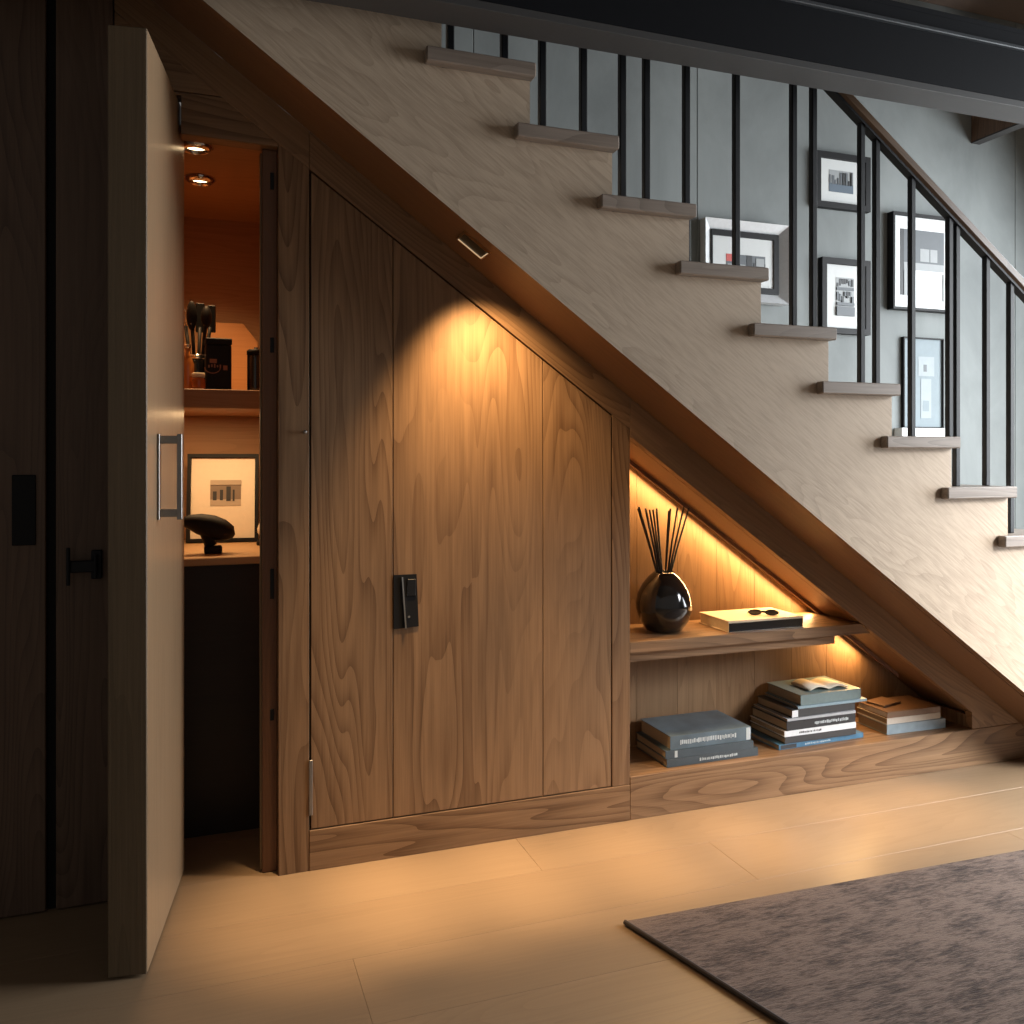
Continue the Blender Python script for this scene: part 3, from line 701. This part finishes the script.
for k, (ox, oy, nm, lab) in enumerate(ut):
    b0 = Vector((cx_+ox*.4, .47+oy*.4, ZS+.02)); e0 = Vector((cx_+ox*1.35, .47+oy*2, ZS+.20)); tip = b0.lerp(e0, 1.32)
    tip.z = ZS+.262-abs(ox)*.35
    t = thing(nm, lab, 'utensil', tuple(b0), group=None)
    bm = NB(); tube(bm, [b0, b0.lerp(e0, .5), e0], [.005, .005, .0055], 8); obj('handle', bm, M['matte_black'], t, smooth=True)
    bm = NB()
    if nm == 'whisk':
        for j in range(4):
            a0 = pi*j/4
            tube(bm, [e0+(tip-e0)*s_+Vector((cos(a0), sin(a0), 0))*.016*sin(pi*min(s_*1.0, 1))*1.0 for s_ in [q_/8 for q_ in range(9)]], .0012, 5)
            tube(bm, [e0+(tip-e0)*s_-Vector((cos(a0), sin(a0), 0))*.016*sin(pi*min(s_*1.0, 1))*1.0 for s_ in [q_/8 for q_ in range(9)]], .0012, 5)
        obj('wires', bm, M['chrome'], t)
    else:
        mid = e0.lerp(tip, .5); rr = {'spoon': (.015, .008, .045), 'spatula': (.013, .003, .045), 'ladle': (.016, .014, .034), 'turner': (.012, .003, .042)}[nm]
        if nm in ('spatula', 'turner'): box(bm, mid.x-rr[0], mid.x+rr[0], mid.y-rr[1], mid.y+rr[1], mid.z-rr[2], mid.z+rr[2], .0025)
        else: ellipsoid(bm, mid, rr)
        obj('head', bm, M['matte_black'], t, smooth=nm in ('spoon', 'ladle'))
    if nm in ('spoon', 'ladle'):
        bm = NB(); ellipsoid(bm, e0+Vector((-.003, -.005, .004)), (.004, .004, .004), n=10, m=6); obj('ferrule', bm, M['chrome'], t, smooth=True)
# jar, bottle, canister, board
jx = at(198.5, .352)
amber = plain('amber_jam', (.42, .10, .02), .12, coat=.6)
t = thing('preserve_jar', 'small jar of amber preserve with pale lid on the closet shelf', 'jar', (jx, .352, ZS))
bm = NB(); lathe(bm, [(0, 0), (.016, 0), (.0185, .004), (.0185, .03), (.016, .034), (0, .034)], 24); obj('jar', bm, amber, t, world=False, smooth=True)
bm = NB(); lathe(bm, [(0, .035), (.0175, .035), (.018, .037), (.018, .046), (.016, .048), (0, .048)], 24); obj('lid', bm, M['cream'], t, world=False, smooth=True)
bx = at(187.5, .385)
bottle_m = plain('amber_glass', (.55, .2, .05), .08, coat=.8)
t = thing('oil_bottle', 'tall amber bottle half hidden behind the open door on the closet shelf', 'bottle', (bx, .385, ZS))
bm = NB(); lathe(bm, [(0, 0), (.017, 0), (.019, .004), (.019, .075), (.013, .092), (.008, .1), (.008, .122), (0, .122)], 24); obj('body', bm, bottle_m, t, world=False, smooth=True)
bm = NB(); lathe(bm, [(0, .1225), (.0095, .1225), (.0095, .134), (0, .135)], 18); obj('cap', bm, M['chrome'], t, world=False, smooth=True)
kx = at(256, .38)
t = thing('tall_canister', 'tall dark canister with copper stripe at the right end of the closet shelf', 'canister', (kx, .38, ZS))
bm = NB(); lathe(bm, [(0, 0), (.025, 0), (.026, .003), (.026, .105), (.025, .108), (0, .108)], 28); obj('body', bm, M['gloss_black'], t, world=False, smooth=True)
bm = NB(); lathe(bm, [(0, .1085), (.027, .1085), (.027, .121), (.022, .125), (.006, .126), (.006, .132), (0, .133)], 28); obj('lid', bm, M['matte_black'], t, world=False, smooth=True)
bm = NB(); 
for a0 in (-1.0, -.72): prism(bm, [(.0262*cos(a0), .0262*sin(a0)), (.0262*cos(a0+.2), .0262*sin(a0+.2)), (.0272*cos(a0+.2), .0272*sin(a0+.2)), (.0272*cos(a0), .0272*sin(a0))], .008, .1, 'z')
obj('stripe', bm, colm('copper', (.6, .22, .1), .3), t, world=False, label='copper stripe')
u0, u1 = at(206, .86), at(258, .86); ztop = W(235, 323, .86).z
hgt = ztop-ZS; wd = u1-u0; cc = .05
board = wood('board_wood', (.62, .31, .12), (.48, .21, .07), 'x', contrast=.4)
t = thing('chopping_board', 'orange wooden board with clipped corner leaning at the back of the closet shelf', 'board', ((u0+u1)/2, .86, ZS), (radians(-5), 0, 0))
bm = NB(); prism(bm, [(-wd/2, 0), (wd/2, 0), (wd/2, hgt-cc*1.3), (wd/2-cc, hgt), (-wd/2, hgt)], -.016, 0, bev=.002); obj('board', bm, board, t, world=False)
# bird sculpture on the worktop
sx = at(211, .42); ZC = .8045
t = thing('bird_sculpture', 'small black bird-shaped sculpture on the closet worktop before the frame', 'sculpture', (sx, .42, ZC))
R_ = Matrix.Rotation(radians(10), 3, 'Y')
bm = NB()
tube(bm, [(-.085, 0, .096), (-.065, 0, .097), (-.035, 0, .090), (.0, 0, .080), (.03, 0, .069), (.052, 0, .058), (.064, 0, .048)], [.010, .020, .031, .036, .034, .026, .008], 18)
ob = obj('body', bm, M['matte_black'], t, world=False, smooth=True)
bm = NB(); tube(bm, [(-.012, 0, .075), (-.008, 0, .045), (.0, 0, .022)], [.026, .018, .018], 14); obj('leg', bm, M['matte_black'], t, world=False, smooth=True)
bm = NB(); box(bm, -.02, .032, -.02, .02, 0, .023, .006, seg=3); obj('foot', bm, M['matte_black'], t, world=False)
ox = at(263, .62)
t = thing('pale_ornament', 'pale cream ornament peeking past the doorway edge on the closet worktop', 'ornament', (ox, .62, ZC))
bm = NB(); lathe(bm, [(0, 0), (.02, 0), (.021, .01), (.012, .02), (.010, .028)], 20); obj('stand', bm, M['matte_black'], t, world=False, smooth=True)
bm = NB(); lathe(bm, [(.008, .028), (.017, .04), (.018, .055), (.01, .075), (.004, .083), (0, .085)], 20); obj('shell', bm, M['cream'], t, world=False, smooth=True)

# ------------------------------------------------------------------ light
def lamp(name, kind, loc, power, col, rot=(0, 0, 0), **k):
    d = bpy.data.lights.new(name, kind); d.energy = power; d.color = col
    for a_, v in k.items(): setattr(d, a_, v)
    o = bpy.data.objects.new(name, d); C.objects.link(o); o.location = loc; o.rotation_euler = rot
    return o
def aim(o, tgt):
    o.rotation_euler = (Vector(tgt)-o.location).to_track_quat('-Z', 'Y').to_euler()
WARM = (1, .62, .27)
win = lamp('window_daylight', 'AREA', (XR+.25, (WY0+WY1)/2, (WZ0+WZ1)/2), 285, (.92, .965, 1.0), shape='RECTANGLE', size=WZ1-WZ0, size_y=WY1-WY0)
win.rotation_euler = (0, pi/2-radians(22), 0); win.data.spread = radians(170)
fill_right = lamp('floor_fill', 'AREA', (4.1, -2.7, 1.9), 46, (.95, .975, 1.0), shape='RECTANGLE', size=.8, size_y=1.1, spread=radians(56))  # added fill lamp, brightens the right floor and stringer foot
aim(fill_right, (3.15, -.3, .2))
sp = lamp('soffit_spot', 'SPOT', (dl.x+.02, dl.y-.05, zc(dl.x)-.03), 66, (1, .64, .30), spot_size=radians(92), spot_blend=1, shadow_soft_size=.02)
aim(sp, (dl.x+.12, .03, .95))
for xx in (.30, .62, .95, 1.30, 1.68, 2.08):
    hh_ = zc(xx)-.02
    fs = lamp('floor_pool_spot', 'SPOT', (xx, -.185, hh_), 48*hh_*hh_, (1, .67, .35), spot_size=2*atan2(.42, hh_), spot_blend=1, shadow_soft_size=.02)  # added spots without fixtures, spreading a warm pool along the plinth
    aim(fs, (xx-.01, -.185-.02, 0))
la, lb = Vector((NX0+.03, NB_-.042, zb(NX0+.03)-.012)), Vector((2.05, NB_-.042, zb(2.05)-.012))
ln = lamp('niche_strip', 'AREA', (la+lb)/2, 6.5, (1, .58, .23), shape='RECTANGLE', size=(lb-la).length, size_y=.008)
ln.rotation_euler = (0, SA, 0)
la, lb = Vector((2.15, NB_-.042, zb(2.15)-.012)), Vector((2.30, NB_-.042, zb(2.30)-.012))
ln2 = lamp('niche_strip_low', 'AREA', (la+lb)/2, 1.5, (1, .58, .23), shape='RECTANGLE', size=(lb-la).length, size_y=.008)
ln2.rotation_euler = (0, SA, 0)
lamp('closet_light', 'SPOT', (W(200, 193, .43).x, .45, 1.90), 19, (1, .58, .26), spot_size=radians(125), spot_blend=.8, shadow_soft_size=.03)
lamp('closet_shelf_light', 'AREA', (.03, .55, 1.23), 2.6, (1, .62, .3), shape='RECTANGLE', size=.36, size_y=.03)
w = bpy.data.worlds.new('world'); bpy.context.scene.world = w; w.use_nodes = True
w.node_tree.nodes['Background'].inputs[0].default_value = (1, .96, .9, 1); w.node_tree.nodes['Background'].inputs[1].default_value = .155
vs_ = bpy.context.scene.view_settings
vs_.view_transform = 'Standard'
vs_.look = 'None'
vs_.exposure = 0
